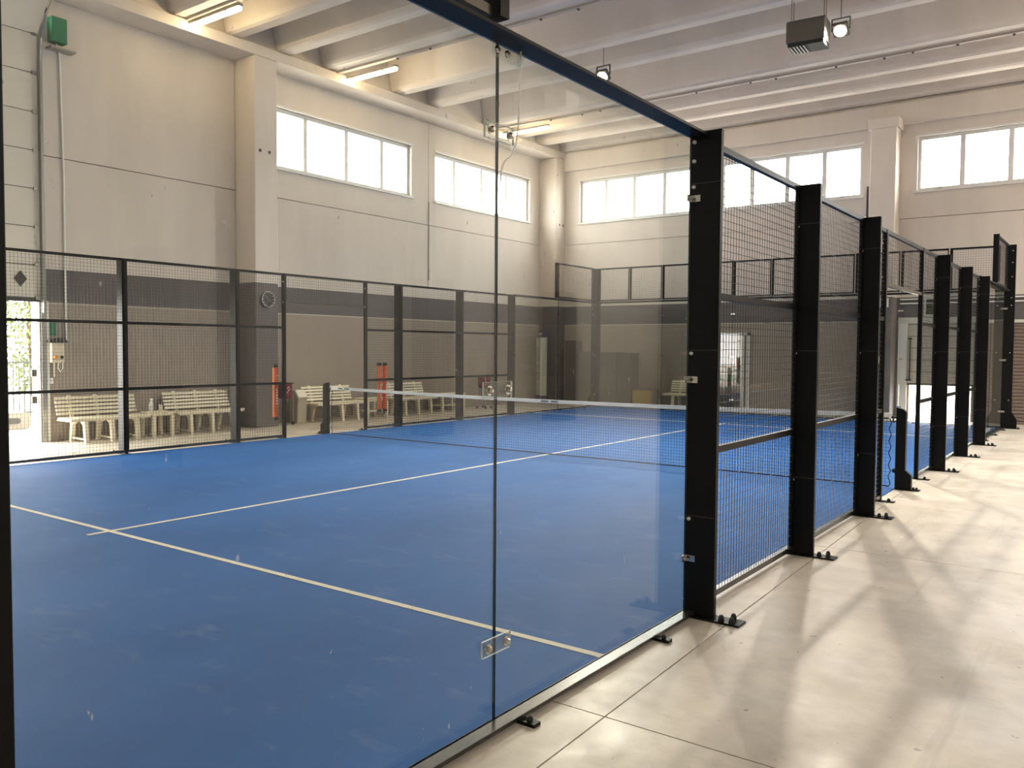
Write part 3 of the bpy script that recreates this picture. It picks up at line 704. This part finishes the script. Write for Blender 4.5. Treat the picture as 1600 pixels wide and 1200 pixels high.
# ball carts
def cart(loc, rz, lab, logo):
    t = empty('ball_cart', loc, rz); t.scale = (.75, .8, 1); tag(t, lab, 'ball cart', 'red ball carts')
    m = MB(); m.prism([(-.17, .56), (.17, .56), (.2, .88), (-.2, .88)], 1, -.15, .15); b = m.build('bag', 'red_fabric', t, bevel=.05)
    m = MB(); m.tube([(-.21, -.16, .88), (.21, -.16, .88), (.21, .16, .88), (-.21, .16, .88), (-.21, -.16, .88)], .012, 6); m.build('top_frame', 'black_plastic', t)
    for sy in (-.16, .16):
        for a, bb in ((-.20, .2), (.20, -.2)):
            m = MB(); m.tube([(a, sy, .88), (a*.95, sy, .5), (a*.95, sy, .08)], .012, 6); m.build('leg', 'aluminium', t)
    for sx in (-.19, .19):
        for sy in (-.16, .16):
            m = MB(); m.tube([(sx, sy-.02, .04), (sx, sy+.02, .04)], .04, 10); m.build('wheel', 'black_plastic', t)
    for sy in (-.16, .16):
        m = MB(); m.tube([(-.19, sy, .3), (.19, sy, .3)], .008, 5); m.build('brace', 'aluminium', t)
    if logo:
        for k, (a, z) in enumerate(((0, .78), (.03, .73), (-.02, .68), (.02, .63))):
            m = MB(); m.tube([(.197-.009*k, a-.03, z), (.199-.009*k, a+.03, z+.03)], .008, 5); m.build('logo_mark', 'white_plastic', b)
cart((-12.2, 10.72, 0), 0, 'red ball cart on wheels beside the beige bin', True)
cart((-12.0, 17.35, 0), 0, 'red ball cart behind the glass seam plate near the low table', False)

# ------------------------------------------------------------------ far wall things
t = empty('display_stand', (-12.22, 20.55, 0)); tag(t, 'tall narrow display stand with shelves and a purple header by the far column', 'display stand')
t.rotation_euler = (0, 0, math.radians(-40))
m = MB(); m.box(-.22, .22, .02, .06, .1, 2.0); m.build('back_panel', 'display_grey', t)
for x in (-.22, .2):
    m = MB(); m.box(x, x+.02, -.16, .06, .1, 1.98); m.build('side_panel', 'display_grey', t)
m = MB(); m.box(-.24, .24, -.18, .07, 0, .22); m.build('plinth', 'display_purple', t)
for z in (.62, .95, 1.2, 1.45, 1.7):
    m = MB(); m.box(-.2, .2, -.16, .02, z, z+.02); m.build('shelf', 'white_plastic', t)
m = MB(); m.box(-.24, .24, -.1, .07, 2.0, 2.2); h = m.build('header', 'display_purple', t)
for x, w in ((-.16, .05), (-.09, .06), (-.01, .06), (.07, .06), (.14, .04)):
    m = MB(); m.box(x, x+w*.8, -.104, -.1, 2.06+random.uniform(0, .02), 2.13); m.build('header_mark', 'white_plastic', h)
def cabinet(name, x0, x1, y0, h, mat, nd, lab, cat, dmat=None):
    t = empty(name, ((x0+x1)/2, y0, 0)); tag(t, lab, cat); w = x1-x0
    m = MB(); m.box(-w/2, w/2, 0, YF-.01-y0, .06, h); m.build('cabinet_body', mat, t, bevel=.005)
    m = MB(); m.box(-w/2+.03, w/2-.03, .03, YF-.03-y0, 0, .06); m.build('plinth', 'grille_dark', t)
    for i in range(nd):
        a = -w/2+w*i/nd
        m = MB(); m.box(a+.008, a+w/nd-.008, -.018, -.0, .08, h-.02); dd = m.build('cabinet_door', dmat or mat, t, bevel=.003)
        m = MB(); hx = a+w/nd-.05 if i % 2 == 0 else a+.05; m.box(hx-.01, hx+.01, -.035, -.018, h*.5-.06, h*.5+.06); m.build('handle', 'galvanised', dd)
cabinet('storage_cabinet', -11.15, -9.86, 20.9, 1.56, 'cabinet_grey', 2, 'wide grey two door cabinet behind the far glass corner', 'cabinet')
cabinet('storage_cabinet', -9.84, -9.4, 20.92, 1.55, 'cabinet_grey', 1, 'narrow grey cabinet to the right of the wide two door cabinet', 'cabinet')
cabinet('low_cabinet', -9.36, -8.74, 20.95, .49, 'cabinet_grey', 1, 'low grey box with a yellow front beside the grey cabinets', 'box', 'yellow_panel')
cabinet('narrow_locker', -11.72, -11.34, 21.0, 1.9, 'locker_dark', 1, 'narrow dark brown locker in the far left corner', 'locker')
# glazed office door
d = struct(empty('door_2', (0, 0, 0)))
x0, x1 = -7.05, -6.05; yF = YF
m = MB()
for a, b_ in ((x0, x0+.07), (x1-.22, x1-.15), (x1-.07, x1)): m.box(a, b_, yF-.06, yF, 0, 2.12)
m.box(x0, x1, yF-.06, yF, 2.05, 2.12); m.build('door_frame', 'frame_white', d)
m = MB(); m.box(x0+.07, x1-.22, yF-.035, yF, 1.15, 2.05); m.build('blind', 'blind_brown', d)
m = MB(); m.box(x0+.12, x1-.32, yF-.05, yF-.035, .98, 1.16); m.build('notice', 'white_plastic', d)
m = MB(); m.box(x0+.12, x1-.32, yF-.05, yF-.035, .78, .97); m.build('notice', 'green_sticker', d)
m = MB(); m.box(x0+.07, x1-.22, yF-.035, yF, .06, 1.15); m.build('door_leaf', 'shutter_light', d)
m = MB(); m.box(x0+.07, x1-.22, yF-.07, yF-.062, .06, 2.05); m.build('pane', 'window_glass', d)
m = MB(); m.tube([(x1-.27, yF-.075, 1.0), (x1-.27, yF-.1, 1.0), (x1-.38, yF-.1, 1.0)], .012, 6); m.build('handle', 'galvanised', d)
# half raised sectional door
d = struct(empty('door_3')); x0, x1 = DOORF[:2]
k = 0; z = .87
while z < 2.3:
    m = MB(); m.box(x0-.04, x1+.04, YF-.05, YF-.01, z+.004, min(z+.28, 2.32)-.004); m.build('door_section', 'shutter_light', d); z += .285
m = MB(); m.box(x0-.04, x1+.04, YF-.012, YF+.01, .85, 2.32); m.build('door_back', 'joint_dark', d)
m = MB(); m.box(x0-.04, x1+.04, YF-.05, YF-.01, .83, .87); m.build('door_seal', 'dark_plastic', d)
m = MB(); m.box(x0-.26, x0-.05, YF-.06, YF, 0, 2.42); m.build('door_jamb', 'frame_white', d)
m = MB(); m.box(x1+.05, x1+.2, YF-.06, YF, 0, 2.42); m.build('door_jamb', 'cabinet_grey', d)
m = MB(); m.box(x0-.26, x1+.2, YF-.07, YF, 2.32, 2.46); m.build('door_lintel', 'display_grey', d)
m = MB(); m.tube([(x0+.02, YF-.09, .95), (x0+.02, YF-.09, 1.95)], .018, 6); m.box(x0-.03, x0+.06, YF-.1, YF-.05, 1.93, 1.97); m.box(x0-.06, x0+.06, YF-.1, YF-.05, .93, .97); m.build('pull_bar', 'dark_plastic', d)
# closed roller shutter
d = struct(empty('door_4')); x0, x1 = SHUT[:2]; z = 0.0; 
sl = MB().prism([(-.02, 0), (.0, 0), (.0, .075), (-.02, .06), (-.028, .03)], 0, x0-.02, x1+.02).mesh('slat', 'shutter_brown')
m = MB(); m.box(x0-.02, x1+.02, YF-.006, YF+.02, 0, 2.31); m.build('shutter_back', 'joint_dark', d)
while z < 2.26:
    o = link('slat', sl, d); o.location = (0, YF-.012, z); z += .08
m = MB(); m.box(x0-.08, x0-.02, YF-.06, YF, 0, 2.38); m.build('shutter_guide', 'galvanised', d)
m = MB(); m.box(x1+.02, x1+.08, YF-.06, YF, 0, 2.38); m.build('shutter_guide', 'galvanised', d)
m = MB(); m.box(x0-.08, x1+.08, YF-.07, YF, 2.31, 2.38); m.build('shutter_lintel', 'display_grey', d)
# conduits, boxes
for z, lab in ((2.9, 'upper'), (2.8, 'lower')):
    m = MB(); m.tube([(-2.3, YF-.03, z), (3.4, YF-.03, z)], .018, 6); tag(m.build('conduit', 'white_plastic'), '%s of two thin white conduits along the top of the dark far wall band' % lab, 'conduit')
q = MB(); q.tube([(-3.12, YF-.02, 3.1), (-3.12, YF-.02, 5.72)], .02, 6); tag(q.build('wall_pipe', 'joint_dark'), 'thin dark pipe on the far wall left of its pilaster', 'pipe')
t = empty('junction_box', (-2.28, YF-.5, 2.72)); tag(t, 'white junction box with pipes on the far wall pilaster', 'junction box')
t.location = (-2.6, 20.9, 2.7)
m = MB(); m.box(-.14, .14, -.1, 0, 0, .22); m.build('casing', 'white_plastic', t, bevel=.01)
for x in (-.09, .06):
    m = MB(); m.tube([(x, -.04, 0), (x, -.04, -.6 if x < 0 else -.35)], .02, 6); m.build('pipe', 'white_plastic', t)
t = empty('door_controller', (-2.66, 20.9, 1.35)); tag(t, 'small pale door controller on the far wall pilaster', 'control box')
m = MB(); m.box(-.08, .06, -.07, 0, 0, .17); m.build('casing', 'cream_plastic', t, bevel=.01); m = MB(); m.tube([(-.02, -.04, .17), (-.02, -.04, .26)], .012, 6); m.build('gland', 'cream_plastic', t)
m = MB(); m.dome((0, -.07, .05), (0, -1, 0), .02, .02); m.build('button', 'white_plastic', t)
t = empty('wall_vent', (-1.58, YF, 2.47)); tag(t, 'pale framed air vent above the half raised hall door', 'vent')
m = MB(); m.box(-.19, -.14, -.08, 0, 0, .48); m.box(.14, .19, -.08, 0, 0, .48); m.box(-.14, .14, -.08, 0, 0, .06); m.box(-.14, .14, -.08, 0, .42, .48); m.build('vent_frame', 'display_grey', t)
for k in range(4):
    m = MB(); m.box(-.14, .14, -.06, -.01, .1+k*.08, .13+k*.08); m.build('vent_slat', 'cabinet_grey', t)

# ------------------------------------------------------------------ outside the left door
t = empty('shrub', (-19.5, 9.05, -.01)); tag(t, 'leafy green shrub outside the open hall door', 'shrub')
m = MB()
for k in range(5): m.tube([(0, .05*k-.1, 0), (random.uniform(-.2, .2), random.uniform(-.3, .3), 2.2), (random.uniform(-.5, .5), random.uniform(-.7, .7), 3.6)], .05, 6, r2=.015)
m.build('stems', 'bark', t)
m = MB()
for k in range(3200):
    z = random.uniform(.5, 4.6); w = .75*math.sin(math.pi*min(1, (z+.6)/5.4))**.6
    a = random.uniform(0, 2*math.pi); rr = w*math.sqrt(random.random())
    c = Vector((rr*math.cos(a), rr*math.sin(a), z)); d1 = Vector((random.gauss(0, 1), random.gauss(0, 1), random.gauss(0, 1))).normalized(); d2 = d1.orthogonal().normalized()
    s_ = random.uniform(.04, .075)
    m.add([c-d1*s_, c+d2*s_*.5, c+d1*s_, c-d2*s_*.5], [(0, 1, 2, 3)])
stuff(m.build('foliage', 'leaf', t))
t = empty('yard_fence', (-18.2, 0, -.01)); tag(t, 'grey railing fence with vertical bars outside the open hall door', 'fence')
bar = MB().box(-.012, .012, -.012, .012, 0, 1.35).mesh('bar', 'fence_grey')
for k in range(36): 
    o = link('bar', bar, t); o.location = (0, 4.8+k*.12, 0)
for z in (.1, 1.25):
    m = MB(); m.box(-.02, .02, 4.75, 9.1, z, z+.04); m.build('fence_rail', 'fence_grey', t)
t = empty('stone_seat', (-15.6, 6.35, -.01)); tag(t, 'pale rounded block with a dark slot outside the open hall door', 'block')
def rounded(w, h, r, n=6):
    P = []
    for cx, cz, a0 in ((w/2-r, h-r, 0), (-w/2+r, h-r, 90), (-w/2+r, r, 180), (w/2-r, r, 270)):
        for i in range(n+1): a = math.radians(a0+90*i/n); P.append((cx+r*math.cos(a), cz+r*math.sin(a)))
    return P
m = MB(); m.prism(rounded(1.3, .34, .12), 0, -.3, .3); m.build('block_body', 'stone_white', t)
m = MB(); m.prism([(a, b_+.12) for a, b_ in rounded(.9, .11, .05)], 0, .3, .304); m.build('slot', 'grille_dark', t)
